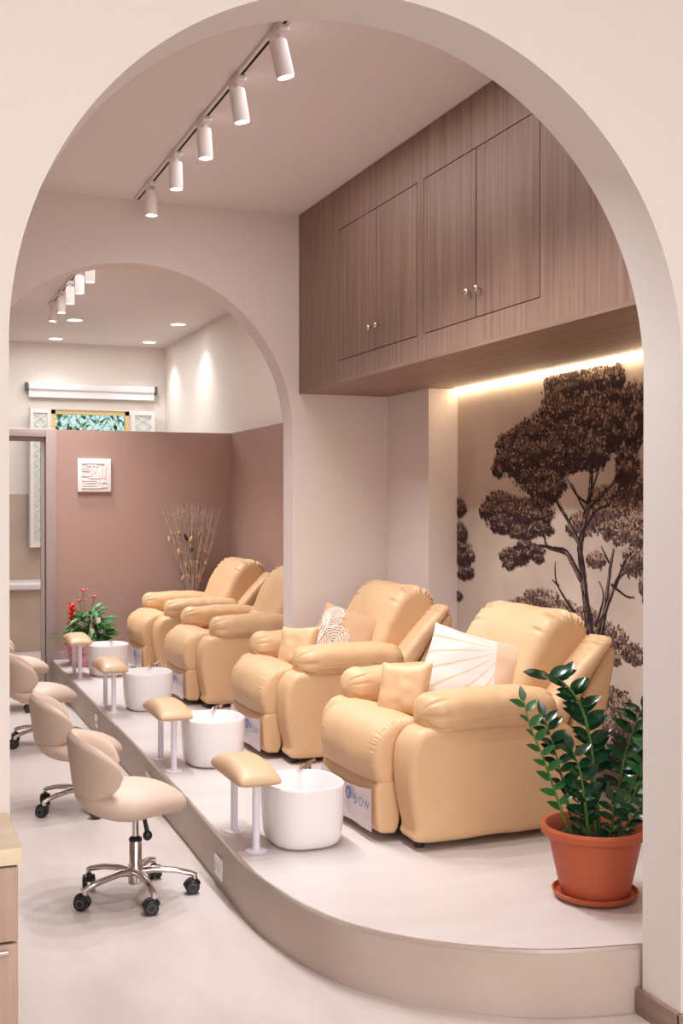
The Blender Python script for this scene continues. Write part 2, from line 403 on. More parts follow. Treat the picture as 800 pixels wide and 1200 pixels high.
mb.build('face_panel', M['wood'], cab)
for ya, yb, kn in ((6.747, 6.166, 6.215), (6.162, 5.613, 6.11), (5.529, 4.952, 5.00), (4.946, 4.37, 4.90)):
    d = MB().box(*cb(CX, yb+g*.6, Z0, CX+.02, ya-g*.6, Z1), bev=.0015).build('door', M['wood'], cab)
    MB().tube([(-.0, kn-5.3, 2.67-zb), (-.018, kn-5.3, 2.67-zb)], .006, 10).ball((-.026, kn-5.3, 2.67-zb), .012, .016, .016).build('knob', M['nickel'], d)
ld = tag(MB().box((3.405, 3.26, 2.388), (3.43, 6.83, 2.404)).build('led_strip', M['led']), 'glowing warm LED strip along the wall under the cabinet', 'light strip')

# ------------------------------------------------------------------ mural
mu = tag(MB().box((3.434, 3.262, P+.085), (3.4395, 6.838, 2.385)).build('wall_mural', M['paper']), 'vintage sepia wall mural of tall trees behind the front recliner', 'mural')
MX = 3.4335
cnt = [0]
def mp(s, z):
    cnt[0] += 1; return (MX-.0006-(cnt[0]//4)*4.5e-7, 6.845-s, z)
ink = MB()
def poly_blob(s, z, r, mi, el=1.0, a0=0):
    n = 7; c = mp(s, z); vs = []
    for i in range(n):
        a = 2*math.pi*i/n; rr = r*random.uniform(.65, 1.2); x = rr*math.cos(a)*el; y = rr*math.sin(a)
        vs.append((c[0], c[1]-(x*math.cos(a0)-y*math.sin(a0)), c[2]+x*math.sin(a0)+y*math.cos(a0)))
    ink.add(vs, [tuple(range(n))], mi)
def clump(s, z, rx, rz, dens=1.0, light=.5, base=0):
    rx, rz = rx*1.12, rz*1.2
    """printed foliage: lobes of leaf dabs, pale dabs drawn along each lobe's upper rim"""
    lobes = [(s+rx*.75*math.cos(a)*q, z+rz*.7*math.sin(a)*q, random.uniform(.38, .55)) for a, q in [(random.uniform(0, 6.28), random.uniform(.35, .85)) for _ in range(6)]]
    lobes.sort(key=lambda l: -l[1]); lobes.insert(0, (s, z, .8))
    for ls, lz, k in lobes:
        ax, az = rx*k, rz*k*1.05
        N = int(230*dens*(ax*az/.012)**.85)+14
        for _ in range(N):
            a = random.uniform(0, 6.283); q = math.sqrt(random.random())*(1.22 if random.random() < .14 else 1)
            px, pz = ls+ax*q*math.cos(a), lz+az*q*math.sin(a)
            h = (pz-lz)/az
            up = h > .15 and q > .5
            mi = base+(random.choice((1, 2, 2, 3)) if up and random.random() < light else random.choice((0, 0, 0, 1, 1)) if h < .4 else random.choice((0, 1, 1, 2)))
            poly_blob(px, pz, random.uniform(.0042, .0088), min(3, mi), 1.7, random.uniform(.3, 2.6) if not up else math.atan2(pz-lz, px-ls))
def limb(pts, r0, r1, mi=0):
    Q = spline([(a, 0, b) for a, b in pts], max(10, len(pts)*8)); n = len(Q)
    L = []; Rr = []
    x = mp(0, 0)[0]
    for i, q in enumerate(Q):
        d = (Q[min(n-1, i+1)]-Q[max(0, i-1)]).normalized(); r = r0+(r1-r0)*i/(n-1); r *= random.uniform(.85, 1.15)
        L.append((x, 6.845-(q.x-d.z*r), q.z+d.x*r)); Rr.append((x, 6.845-(q.x+d.z*r), q.z-d.x*r))
    b = L+Rr
    ink.add(b, [(i, i+1, n+i+1, n+i) for i in range(n-1)], mi)
    if r0 > .012:                       # engraved bark: pale strokes
        for k in range(int(n*1.6)):
            i = random.randrange(n-1); q = Q[i]; x2 = mp(0, 0)[0]; r = (r0+(r1-r0)*i/(n-1))*random.uniform(-.1, .75); d = (Q[i+1]-q).normalized()
            c = Vector((q.x-d.z*r, 0, q.z+d.x*r)); e = c+d*random.uniform(.02, .05); wv = .0022
            ink.add([(x2, 6.845-c.x, c.z), (x2, 6.845-c.x-wv, c.z), (x2, 6.845-e.x-wv, e.z), (x2, 6.845-e.x, e.z)], [(0,1,2,3)], 3)
# distant ground and shrubs first
for q in ((1.87,0.42,0.140,0.127),(1.60,0.30,0.210,0.088),(2.08,0.48,0.140,0.164),(2.4,.45,.4,.16),(1.85,.34,.5,.06)): clump(*q, .9, .15, 0)
for q in ((0.90,1.09,0.180,0.034),(1.09,1.14,0.198,0.048),(1.31,1.09,0.180,0.055),(1.52,1.06,0.120,0.072),(0.71,1.06,0.060,0.015),(1.76,1.00,0.126,0.060),(1.92,0.93,0.098,0.051),(1.72,0.89,0.098,0.043),(1.60,1.01,0.070,0.044),(1.76,0.68,0.154,0.060),(1.87,0.61,0.140,0.068),(1.70,0.56,0.112,0.061),(2.6,.9,.4,.2)): clump(*q, .8, .5, 1)
for q in ((1.37,1.55,0.072,0.055),(1.52,1.58,0.128,0.081),(1.72,1.65,0.182,0.113),(1.94,1.73,0.144,0.126),(1.97,1.54,0.098,0.109),(1.79,1.52,0.160,0.060),(1.60,1.38,0.084,0.044),(1.94,1.38,0.112,0.067),(2.02,1.26,0.048,0.066),(2.14,1.63,0.120,0.244),(2.5,1.8,.3,.3)): clump(*q, .75, .6, 1)
# trunks and branches
limb([(1.67,0.30),(1.65,0.36),(1.6,0.66),(1.55,1.0),(1.51,1.14),(1.47,1.33),(1.45,1.44),(1.5,1.58),(1.55,1.75),(1.56,1.94)], 0.050, 0.013)
limb([(1.47,1.26),(1.37,1.36),(1.3,1.41),(1.12,1.43),(1.08,1.49),(0.98,1.56)], 0.022, 0.006)
limb([(1.45,1.45),(1.33,1.58),(1.22,1.68),(1.18,1.79)], 0.017, 0.006)
limb([(1.5,1.59),(1.55,1.66),(1.72,1.75),(1.88,1.85)], 0.017, 0.006)
limb([(1.47,1.51),(1.6,1.63),(1.73,1.67),(1.82,1.76)], 0.011, 0.004)
limb([(1.63,0.88),(1.69,1.15),(1.73,1.34),(1.76,1.44)], 0.022, 0.007)
limb([(1.6,0.98),(1.73,1.19),(1.82,1.31),(2.02,1.39)], 0.015, 0.005)
limb([(1.77,1.24),(1.85,1.37),(1.92,1.43)], 0.009, 0.004)
limb([(1.47,1.02),(1.39,1.09),(1.22,1.23),(1.2,1.35)], 0.012, 0.003)
for a in ([(1.24,1.22),(1.17,1.25)],[(1.6,1.03),(1.67,1.19),(1.63,1.27)],[(1.74,1.26),(1.87,1.21),(1.94,1.21)],[(1.51,1.62),(1.44,1.69),(1.37,1.78)],[(1.52,1.67),(1.6,1.8),(1.65,1.89)],[(1.52,1.67),(1.41,1.72),(1.32,1.81)],[(1.14,1.43),(1.0,1.43),(0.9,1.39)],[(1.72,1.37),(1.65,1.45)]): limb(a, .008, .003)
# main crown
for q in ((1.31,2.31,0.252,0.083),(1.52,2.34,0.192,0.063),(1.7,2.23,0.16,0.105),(1.79,2.31,0.056,0.06),(1.18,2.2,0.162,0.085),(1.44,2.12,0.272,0.127),(1.72,2.06,0.175,0.13),(1.94,2.17,0.096,0.092),(1.94,2.03,0.096,0.118),(1.88,1.86,0.112,0.093),(1.02,2.1,0.18,0.077),(0.83,2.04,0.16,0.079),(0.69,1.97,0.16,0.091),(0.58,1.89,0.088,0.061),(0.95,1.89,0.28,0.126),(1.23,1.93,0.315,0.122),(1.52,1.94,0.192,0.099),(1.09,1.76,0.216,0.086),(0.55,1.68,0.18,0.062),(0.41,1.62,0.11,0.052),(0.76,1.62,0.24,0.08),(1.02,1.62,0.18,0.077),(0.6,1.54,0.176,0.051),(1.05,1.53,0.126,0.038),(0.83,1.51,0.2,0.04),(0.76,1.36,0.16,0.05),(0.68,1.31,0.08,0.03),(0.92,1.4,0.14,0.049),(1.02,1.36,0.06,0.019),(0.04,1.64,0.084,0.055),(0.04,1.48,0.096,0.066),(0.1,1.34,0.144,0.076),(0.14,1.23,0.108,0.043),(0.02,1.07,0.048,0.027)): clump(*q, 1.1, .78)
# grey ground tone along the foot of the picture
def clampy(v): return (v[0], min(max(v[1], 3.27), 6.835), min(max(v[2], P+.09), 2.38))
ink.v = [clampy(v) for v in ink.v]
ink.build('tree_print', [M['ink0'], M['ink1'], M['ink2'], M['ink3']], mu, smooth=0)

# ------------------------------------------------------------------ recliners
def text_mesh(body, size):
    cu = bpy.data.curves.new('t', 'FONT'); cu.body = body; cu.size = size; cu.align_x = 'CENTER'; cu.align_y = 'CENTER'
    o = bpy.data.objects.new('t', cu); C.objects.link(o)
    dg = bpy.context.evaluated_depsgraph_get(); me = bpy.data.meshes.new_from_object(o.evaluated_get(dg))
    vs = [v.co.copy() for v in me.vertices]; fs = [tuple(p.vertices) for p in me.polygons]
    bpy.data.objects.remove(o); bpy.data.curves.remove(cu); bpy.data.meshes.remove(me)
    return vs, fs
L = M['leather']
def make_recliner():
    """front faces -x, origin on the platform under the front edge"""
    r = empty('recliner', (0, 0, 0))
    for sy in (-1, 1):
        ya, yb = sorted((sy*.505, sy*.315))
        side = [(.06,.035),(.035,.10),(.005,.25),(.0,.38),(.03,.468),(.11,.51),(.4,.505),(.70,.50),(.82,.44),(.86,.25),(.85,.08),(.80,.035),(.4,.03)]
        mb = MB(); puff(mb, side, ya, yb, .036, n=110); mb.build('side_panel', L, r, wrinkle=(.003, 6))
        # padded arm: closed sausage with gathers at its ends
        rings = []; n = 96; cy = sy*.405
        K = 44
        for i in range(K+1):
            t = i/K; x = .085+(.735-.085)*t
            e0 = min(1, t/.13); e1 = min(1, (1-t)/.12)
            s0 = (1-(1-e0)**2.6)**.45*(1-(1-e1)**2.4)**.45
            s0 = max(s0, .05)
            zc = .555+.012*math.sin(math.pi*t)-.03*max(0, t-.75)*2
            ga = .013*max(0, 1-abs(t-.07)/.11)+.006*max(0, 1-abs(t-.94)/.1)
            ring = []
            for k in range(n):
                a = 2*math.pi*k/n; c_, s_ = math.cos(a), math.sin(a)
                ex = lambda v: math.copysign(abs(v)**.78, v)
                rad = s0*(1-(ga/.09)*max(0, math.sin(9*a+1.6*math.sin(2*a+sy)))**3*(.45+.55*math.sin(2*a+.6)**2))
                ring.append((x, cy+.122*ex(c_)*rad, zc+(.088 if s_ > 0 else .095)*ex(s_)*rad))
            rings.append(ring)
        mb = MB(); mb.loft(rings)
        arm = mb.build('armrest', L, r, smooth=60, wrinkle=(.005, 9, (1.6, .8, .8)))
        for pth in ([rings[i][int(n*.52) if sy < 0 else 2] for i in range(6, 40)],):
            mb = MB(); mb.tube([(p[0], p[1]+(-.0015 if sy < 0 else .0015), p[2]-.02) for p in pth], .0022, 5); mb.build('seam', L, arm)
    # seat, footrest pad, lower panel
    mb = MB(); puff(mb, [(.06,.30),(.06,.42),(.12,.475),(.35,.475),(.62,.44),(.68,.36),(.62,.28),(.3,.26)], -.318, .318, .035, .012, gather=.002); mb.build('seat', L, r, wrinkle=(.004, 8))
    mb = MB(); puff(mb, [(-.05,.252),(-.072,.30),(-.08,.38),(-.052,.46),(.03,.512),(.12,.515),(.17,.48),(.12,.40),(.05,.34),(.03,.26),(.0,.24)], -.315, .315, .035, .012, n=120, gather=.0026, gf=46, mid=15, fall=.035)
    mb.build('footrest', L, r, wrinkle=(.004, 7))
    mb = MB(); puff(mb, [(-.052,.05),(-.064,.14),(-.064,.235),(-.03,.262),(.045,.25),(.05,.1),(.03,.04),(.0,.035)], -.312, .312, .02, .004); lp = mb.build('lower_panel', L, r, wrinkle=(.002, 6))
    # plastic film with the printed mark
    def fx(y, z): return -.079-.003*math.sin(y*19)-.003*noise.noise(Vector((y*9, z*14, 3)))
    mb = MB(); NY, NZ = 30, 14; vs = []
    for i in range(NY+1):
        for j in range(NZ+1):
            y = .295-.585*i/NY; z = .045+(.186-.03*math.sin(math.pi*i/NY))*j/NZ
            vs.append((fx(y, z), y, z))
    mb.add(vs, [(i*(NZ+1)+j, i*(NZ+1)+j+1, (i+1)*(NZ+1)+j+1, (i+1)*(NZ+1)+j) for i in range(NY) for j in range(NZ)])
    fl = mb.build('plastic_film', M['film'], lp, smooth=80); fl['label'] = 'clear plastic film over the lower front panel'
    mb = MB(); X = -.0875; c = (-.055, .165); vs = [(X, c[0]+.03*math.cos(2*math.pi*k/28), c[1]+.03*math.sin(2*math.pi*k/28)) for k in range(28)]
    mb.add(vs, [tuple(range(28))], 0)
    z5 = [(-.012,.013),(.012,.013),(.012,.008),(-.003,-.008),(.012,-.008),(.012,-.013),(-.012,-.013),(-.012,-.008),(.003,.008),(-.012,.008)]
    mb.add([(X-.0012, c[0]-a, c[1]+b) for a, b in z5], [(0,1,2,8,9),(2,3,7,8),(3,4,5,6,7)], 1)
    lg = mb.build('printed_logo', [M['blue'], M['film']], lp, smooth=0); lg['label'] = 'round blue printed logo'
    for ch, yy in (('B', -.132), ('O', -.190), ('W', -.252)):
        vs, fs = text_mesh(ch, .058); MB().add([(X, yy-v.x, .152+v.y) for v in vs], fs, 0).build('printed_letter', M['blue'], lp, smooth=0)
    # back
    cushion = [(.60,.42),(.585,.52),(.64,.66),(.70,.79),(.765,.89),(.84,.945),(.92,.945),(.99,.90),(1.01,.83),(.98,.72),(.92,.55),(.84,.40),(.72,.37)]
    mb = MB(); puff(mb, cushion, -.335, .335, .055, .014, n=130, gather=.011, gf=52, gsel=lambda x, z: max(0, min(1, (z-.82)/.07))*max(0, min(1, (x-.70)/.08)), mid=31, fall=.13)
    mb.build('backrest', L, r, wrinkle=(.006, 6, (1, .8, 1)))
    mb = MB(); puff(mb, [(.575,.46),(.565,.52),(.60,.60),(.66,.63),(.70,.58),(.70,.48),(.64,.44)], -.325, .325, .05, .010, gather=.003, gf=30); mb.build('lumbar_cushion', L, r, wrinkle=(.004, 8))
    shell = [(.80,.10),(.80,.42),(.87,.58),(.945,.70),(1.0,.785),(1.035,.80),(1.052,.77),(1.035,.68),(1.0,.52),(.96,.36),(.93,.2),(.90,.10)]
    mb = MB(); puff(mb, shell, -.472, .472, .022, n=100); mb.build('back_shell', L, r, wrinkle=(.003, 6))
    wing = [(.67,.42),(.69,.52),(.77,.63),(.855,.725),(.93,.80),(.975,.845),(1.015,.85),(1.03,.82),(.985,.755),(.935,.69),(.875,.60),(.81,.50),(.76,.42)]
    for sy in (-1, 1):
        ya, yb = sorted((sy*.485, sy*.31))
        mb = MB(); puff(mb, wing, ya, yb, .04, n=100, gather=.004, gf=44, gsel=lambda x, z: max(0, min(1, (z-.74)/.07))); mb.build('wing', L, r, wrinkle=(.004, 8))
    mb = MB().box((.06, -.30, .05), (.86, .30, .26)); mb.build('under_frame', M['dark'], r)
    for x, y in ((.08, .42), (.08, -.42), (.78, .42), (.78, -.42)):
        MB().lathe([(.018, 0), (.022, .004), (.022, .045)], 12, (x, y, 0)).build('foot', M['black'], r)
    return r
rec = make_recliner()
REC = [(2.0, 4.95, P, R(2), 'tan leather recliner beside the potted plant, holding a white cushion'),
       (2.045, 6.69, P, R(1), 'tan leather recliner in front of the right wall, holding a tan embroidered cushion'),
       (2.055, 8.59, P, R(1), 'tan leather recliner just beyond the middle arch, its back cut off by the arch'),
       (2.07, 10.16, P, R(1.5), 'farthest tan leather recliner, in front of the dried branches')]
recs = []
for i, (x, y, z, rz, lab) in enumerate(REC):
    o = rec if i == 0 else copy_tree(rec)
    o.location = (x, y, z); o.rotation_euler = (0, 0, rz); tag(o, lab, 'recliner', 'leather recliners on the platform'); recs.append(o)

# cushions on the first two recliners
def place_pillow(name, w_, h_, t_, mats, loc, normal, roll, lab, cat, group, sel=None, seed=0, deco=None):
    mb = MB(); pillow(mb, w_, h_, t_, seed=seed, sel=sel, n=110 if sel else 40)
    o = mb.build(name, mats, None, smooth=70)
    n = Vector(normal).normalized(); up = Vector((0,0,1)); xax = n.cross(up).normalized()*-1   # local -y looks along normal
    xax = up.cross(n).normalized(); zax = n.cross(xax).normalized()
    m = Matrix((xax, -n, zax)).transposed() @ Matrix.Rotation(roll, 3, 'Y')
    o.matrix_world = Matrix.Translation(loc) @ m.to_4x4()
    tag(o, lab, cat, group)
    return o
place_pillow('throw_cushion', .49, .45, .15, [M['cush_cream'], M['cush_white']], (2.50, 4.86, P+.645), (-.50, -.66, .56), R(14),
             'white throw cushion with cream border on the recliner beside the plant', 'cushion', None, sel=lambda u, v: 1 if (u < .55-.25*v and math.hypot(u-.45, v-.6) < 1.75 and math.sin(math.atan2(v-.75, u-.6)*24+2.2*math.hypot(u-.6, v-.75)) > -.88) else 0, seed=1)
c2 = place_pillow('throw_cushion', .42, .40, .14, [M['cush_tan'], M['cush_tan']], (2.555, 6.60, P+.635), (-.55, -.64, .54), R(14),
             'tan throw cushion with white paisley embroidery on the second recliner', 'cushion', None, seed=4)
# white paisley embroidery on the tan cushion (raised stitch rings)
mb = MB()
def on_c2(u, v): # local pillow surface, front
    x = u*.21; z = v*.20; t = .07*((1-u**4)*(1-v**4))**.55*(1+.12*noise.noise(Vector((u*2.2+4, v*2.2, -1))))
    return (x, -t-.002, z)
for cx_, cy_, r0 in ((-.12, -.30, .52), (-.45, .48, .36)):
    for rr in (1, .84, .66, .48, .30, .14):
        n_ = max(10, int(60*rr)); path = []
        for k in range(n_+1):
            a = 2*math.pi*k/n_; wob = 1+.06*math.sin(a*14)
            path.append(on_c2(max(-.93, min(.93, cx_+r0*rr*wob*math.cos(a)*.9)), max(-.93, min(.93, cy_+r0*rr*wob*math.sin(a)))))
        mb.tube(path, .0042, 5)
for k in range(3):
    mb.tube([on_c2(max(-.93, -.62-.08*k+.1*math.sin(t*.3)), max(-.93, min(.93, -.6+t*.13))) for t in range(10)], .004, 5)
mb.build('embroidery', M['embroid'], c2)
place_pillow('leather_pillow', .26, .25, .10, [L], (2.185, 4.89, P+.605), (-.75, -.5, .35), R(-4), 'small tan leather pillow on the recliner with the white cushion', 'pillow', None, seed=2)
place_pillow('leather_pillow', .26, .25, .10, [L], (2.265, 6.61, P+.60), (-.75, -.5, .35), R(-4), 'small tan leather pillow on the recliner with the embroidered cushion', 'pillow', None, seed=3)

# ------------------------------------------------------------------ foot basins, footrests
def make_basin():
    r = empty('foot_basin', (0, 0, 0))
    def ring(sx, sy, z, n=56, p=2.7):
        out = []
        for k in range(n):
            a = 2*math.pi*k/n; c_, s_ = math.cos(a), math.sin(a)
            out.append((sx*math.copysign(abs(c_)**(2/p), c_), sy*math.copysign(abs(s_)**(2/p), s_), z))
        return out
    prof = [(.70,0),(.80,.004),(.88,.018),(.93,.045),(.96,.09),(.985,.16),(1.0,.25),(1.0,.258),(.985,.263),(.96,.262),(.945,.255),(.93,.18),(.89,.08),(.80,.045),(.55,.038)]
    MB().loft([ring(.168*k, .195*k, z) for k, z in prof]).build('basin_body', M['white'], r, smooth=50)
    mb = MB(); x, y = .10, .222
    mb.lathe([(.022, 0), (.024, .01), (.014, .02), (.013, .235), (.020, .24), (.020, .275), (.006, .28)], 16, (x, y, 0))
    mb.tube([(x, y, .262), (x-.02, y-.02, .272), (x-.045, y-.045, .270), (x-.06, y-.06, .262)], [.013, .013, .012, .010], 10)
    mb.tube([(x, y, .276), (x+.02, y+.01, .284), (x+.045, y+.02, .288)], [.007, .006, .008], 8)
    mb.build('faucet', M['chrome'], r)
    return r
BAS = [(1.665, 4.80), (1.70, 6.425), (1.725, 8.31), (1.75, 10.06)]
LB = ['white foot basin in front of the recliner with the white cushion', 'white foot basin in front of the recliner with the embroidered cushion',
      'white foot basin just beyond the middle arch, third from the front', 'farthest white foot basin, in front of the flowering plants']
b0 = make_basin()
for i, (x, y) in enumerate(BAS):
    o = b0 if i == 0 else copy_tree(b0); o.location = (x, y, P); tag(o, LB[i], 'foot basin', 'white foot basins on the platform')
def make_rest():
    r = empty('leg_rest', (0, 0, 0)); rings = []; K = 30; hl = .245
    for i in range(K+1):
        t = -1+2*i/K; y = hl*t; k = max(.05, (1-abs(t)**8)**.4); h = .052+.036*(1-t*t)
        wv = .094*(.85+.15*k); ring = []
        for j in range(36):
            a = 2*math.pi*j/36; c_, s_ = math.cos(a), math.sin(a)
            ring.append((wv*math.copysign(abs(c_)**.55, c_), y, .278+.020+(h-.02)*k*abs(s_)**.8 if s_ > 0 else .278+.020*(1-k*abs(s_)**.5)))
        rings.append(ring)
    MB().loft(rings).build('pad', M['leather_pad'], r, smooth=60)
    MB().box((-.03, -.18, .272), (.03, .18, .282), bev=.003).build('pad_base', M['post'], r)
    for y in (-.165, .165):
        p = MB().lathe([(.016, .004), (.016, .282)], 20, (0, y, 0)).build('post', M['post'], r)
        MB().lathe([(.045, 0), (.046, .004), (.040, .007), (.018, .008), (.018, .02), (.016, .022)], 28, (0, y, 0)).build('base_plate', M['post'], p)
    return r
r0 = make_rest()
LR = ['cream padded leg rest on white posts beside the nearest foot basin', 'cream padded leg rest on white posts beside the second foot basin',
      'cream padded leg rest on white posts beside the third foot basin', 'cream padded leg rest on white posts, farthest, beside the flowering plants']
for i, (x, y) in enumerate([(1.435, 4.885), (1.45, 6.46), (1.465, 8.36), (1.49, 10.05)]):
    o = r0 if i == 0 else copy_tree(r0); o.location = (x, y, P); tag(o, LR[i], 'leg rest', 'padded leg rests along the platform edge')

# ------------------------------------------------------------------ stools
def make_stool():
    r = empty('saddle_stool', (0, 0, 0)); V = M['stool']
    def outline(a):      # front nose at +x
        c_, s_ = math.cos(a), math.sin(a)
        x = .236*c_
        wv = .215 if c_ < 0 else .215-.115*(c_**1.3)
        return x, wv*math.copysign(abs(s_)**.85, s_)
    def zsurf(x, y, top):
        z = -.062*max(0, x/.24)**2-.035*(y/.2)**2+.012*max(0, -x/.22)**2
        return z
    rings = []; n = 56
    for k, z in [(.30,-.066),(.70,-.062),(.88,-.048),(.96,-.024),(1.0,-.004),(.985,.014),(.93,.028),(.82,.04),(.65,.048),(.45,.052),(.22,.054)]:
        ring = []
        for j in range(n):
            x, y = outline(2*math.pi*j/n); x *= k; y *= k
            ring.append((x-.018, y, .445+z+zsurf(x, y, z > 0)))
        rings.append(ring)
    MB().loft(rings).build('seat', V, r, smooth=70)
    # wrap-around backrest
    mb = MB(); nu, nv = 40, 16
    def sp(u, v, side):
        phi = u*R(96); zc = .565-.02*abs(u); h = .147*max(.0, 1-abs(u)**2.3)**.62
        z = zc+h*v*(1 if v < 0 else 1.04)
        th = .027*((1-min(1, abs(u))**6)*(1-abs(v)**6))**.5
        rad = .168+.02*(z-.55)/.15+side*th
        return (-rad*math.cos(phi)-.075, rad*1.05*math.sin(phi), z)
    for side in (-1, 1):
        vs = [sp(-1+2*i/nu, -1+2*j/nv, side) for i in range(nu+1) for j in range(nv+1)]
        mb.add(vs, [(i*(nv+1)+j, i*(nv+1)+j+1, (i+1)*(nv+1)+j+1, (i+1)*(nv+1)+j) for i in range(nu) for j in range(nv)])
    mb.build('backrest', V, r, smooth=70)
    MB().box((-.17, -.03, .365), (.05, .03, .387), bev=.004).tube([(-.17, 0, .386), (-.21, 0, .40), (-.232, 0, .47)], .012, 8).build('seat_bracket', M['black'], r)
    MB().lathe([(.014, .24), (.014, .385), (.04, .388), (.04, .396)], 20).build('gas_lift', M['chrome'], r)
    MB().lathe([(.030, .055), (.032, .12), (.027, .14), (.026, .235), (.022, .242)], 24).build('column', M['chrome'], r)
    MB().lathe([(.0275, .236), (.0285, .246), (.017, .256)], 20).build('collar', M['black'], r)
    MB().tube([(.02, -.02, .385), (.035, -.045, .34), (.045, -.06, .29)], [.009, .009, .010], 8).ball((.047, -.063, .272), .020, .014, .022).build('lever', M['black'], r)
    for k in range(5):
        a = R(68+72*k); d = Vector((math.cos(a), math.sin(a), 0))
        path = [d*.02+Vector((0,0,.105)), d*.08+Vector((0,0,.112)), d*.17+Vector((0,0,.102)), d*.238+Vector((0,0,.085)), d*.258+Vector((0,0,.078))]
        leg = MB().tube(path, [.022, .019, .016, .014, .010], 12, flat=.8)
        leg.lathe([(.011, .058), (.012, .085)], 12, d*.25)
        leg.build('leg', M['chrome'], r)
        ca = a+R((35, -50, 120, 80, 10)[k]); f = Vector((math.cos(ca), math.sin(ca), 0)); sd = Vector((-f.y, f.x, 0)); c = d*.25-f*.012
        mb = MB()
        mb.tube([d*.25+Vector((0,0,.062)), d*.25+Vector((0,0,.05)), c+Vector((0,0,.04))], [.013, .016, .012], 10)
        rr = [c+f*.031*math.cos(t)+Vector((0,0,.030+.031*math.sin(t))) for t in [R(q) for q in range(10, 171, 20)]]
        mb.tube(rr, .009, 8)
        cs = mb.build('caster', M['black'], r)
        for sg in (-1, 1):
            wb = MB(); ring = []
            for off, rad in ((.006, .020), (.006, .0285), (.010, .030), (.022, .030), (.026, .027), (.026, .012)):
                ring.append([c+sd*sg*off+f*rad*math.cos(2*math.pi*q/24)+Vector((0,0,.030+rad*math.sin(2*math.pi*q/24))) for q in range(24)])
            wb.loft(ring).build('wheel', M['black'], cs)
            hb = MB(); hb.loft([[c+sd*sg*o_+f*ra*math.cos(2*math.pi*q/20)+Vector((0,0,.030+ra*math.sin(2*math.pi*q/20))) for q in range(20)] for o_, ra in ((.0262, .018), (.028, .017), (.028, .014), (.0262, .013))], 0, False, False)
            hb.build('wheel_ring', M['grey_rub'], cs)
    return r
s0 = make_stool()
LS = ['beige vinyl saddle stool on chrome casters, nearest, beside the wall outlet', 'beige saddle stool behind the nearest one, second from the front',
      'beige saddle stool third from the front, partly behind the left wall edge', 'farthest beige saddle stool, mostly hidden beside the glass door']
for i, (x, y, a) in enumerate([(.985, 5.0, -8), (1.0, 6.55, -4), (1.03, 8.42, -2), (1.03, 9.95, -6)]):
    o = s0 if i == 0 else copy_tree(s0); o.location = (x, y, 0); o.rotation_euler = (0, 0, R(a)); tag(o, LS[i], 'stool', 'saddle stools beside the platform')
    if i:                               # these three are set lower
        for ch in bpy.data.objects:
            if ch.parent == o and ch.name.split('.')[0] in ('seat', 'backrest', 'seat_bracket', 'lever'): ch.location.z = -.075
            if ch.parent == o and ch.name.startswith('gas_lift'): ch.location.z = -.075

# ------------------------------------------------------------------ potted plant by the right jamb
pp = tag(empty('potted_plant', (2.435, 3.725, P)), 'glossy green plant in a terracotta plastic pot by the arch', 'plant')
MB().lathe([(.10, .006), (.135, .004), (.15, .012), (.158, .03), (.152, .032), (.143, .018), (.12, .014)], 44).build('saucer', M['terra'], pp)
MB().lathe([(.118, .016), (.125, .017), (.165, .20), (.168, .225), (.185, .232), (.197, .24), (.199, .262), (.193, .272), (.182, .27), (.172, .255), (.160, .20)], 48, cap=False).build('pot', M['terra'], pp, smooth=35)
MB().lathe([(.166, .215), (.10, .228), (.02, .232)], 32).build('soil', M['soil'], pp, smooth=0)
rv = Vector((.933, -.359, 0)); dv = Vector((.359, .933, 0))
def stem(path, r0_, leaves, lsize, dens, mkey='leaf', start=.3, seed=0):
    rnd = random.Random(seed)
    Q = spline([rv*a+dv*d+Vector((0,0,b)) for a, d, b in path], 30)
    st = MB().tube(Q, [r0_*(1-.75*i/29) for i in range(30)], 8).build('stem', M['stem'], pp)
    mb = MB(); n = leaves
    for k in range(n):
        t = start+(1-start)*k/(n-1); i = min(28, int(t*29)); p = Q[i]; d = (Q[i+1]-Q[i]).normalized()
        side = d.cross(Vector((0,0,1))); side = side.normalized() if side.length > .1 else rv.copy()
        sg = 1 if k % 2 else -1
        tw = Matrix.Rotation(rnd.uniform(-.5, .5), 3, d)
        lat = tw @ (rv*sg*.8+side*sg*.3-dv*.25).normalized()
        dirv = (lat*1.0+d*rnd.uniform(.55, .9)).normalized()
        sz = lsize*(1-.25*abs(t-.65))*rnd.uniform(.85, 1.15)
        leaf(mb, p, dirv, (-dv*.8+Vector((0,0,.7))+d*.2), sz, sz*.50, rnd.uniform(.05, .25))
    leaf(mb, Q[-1], (Q[-1]-Q[-2]), -dv+Vector((0,0,.5)), lsize*.9, lsize*.42, .1)
    mb.build('foliage', M[mkey], st)
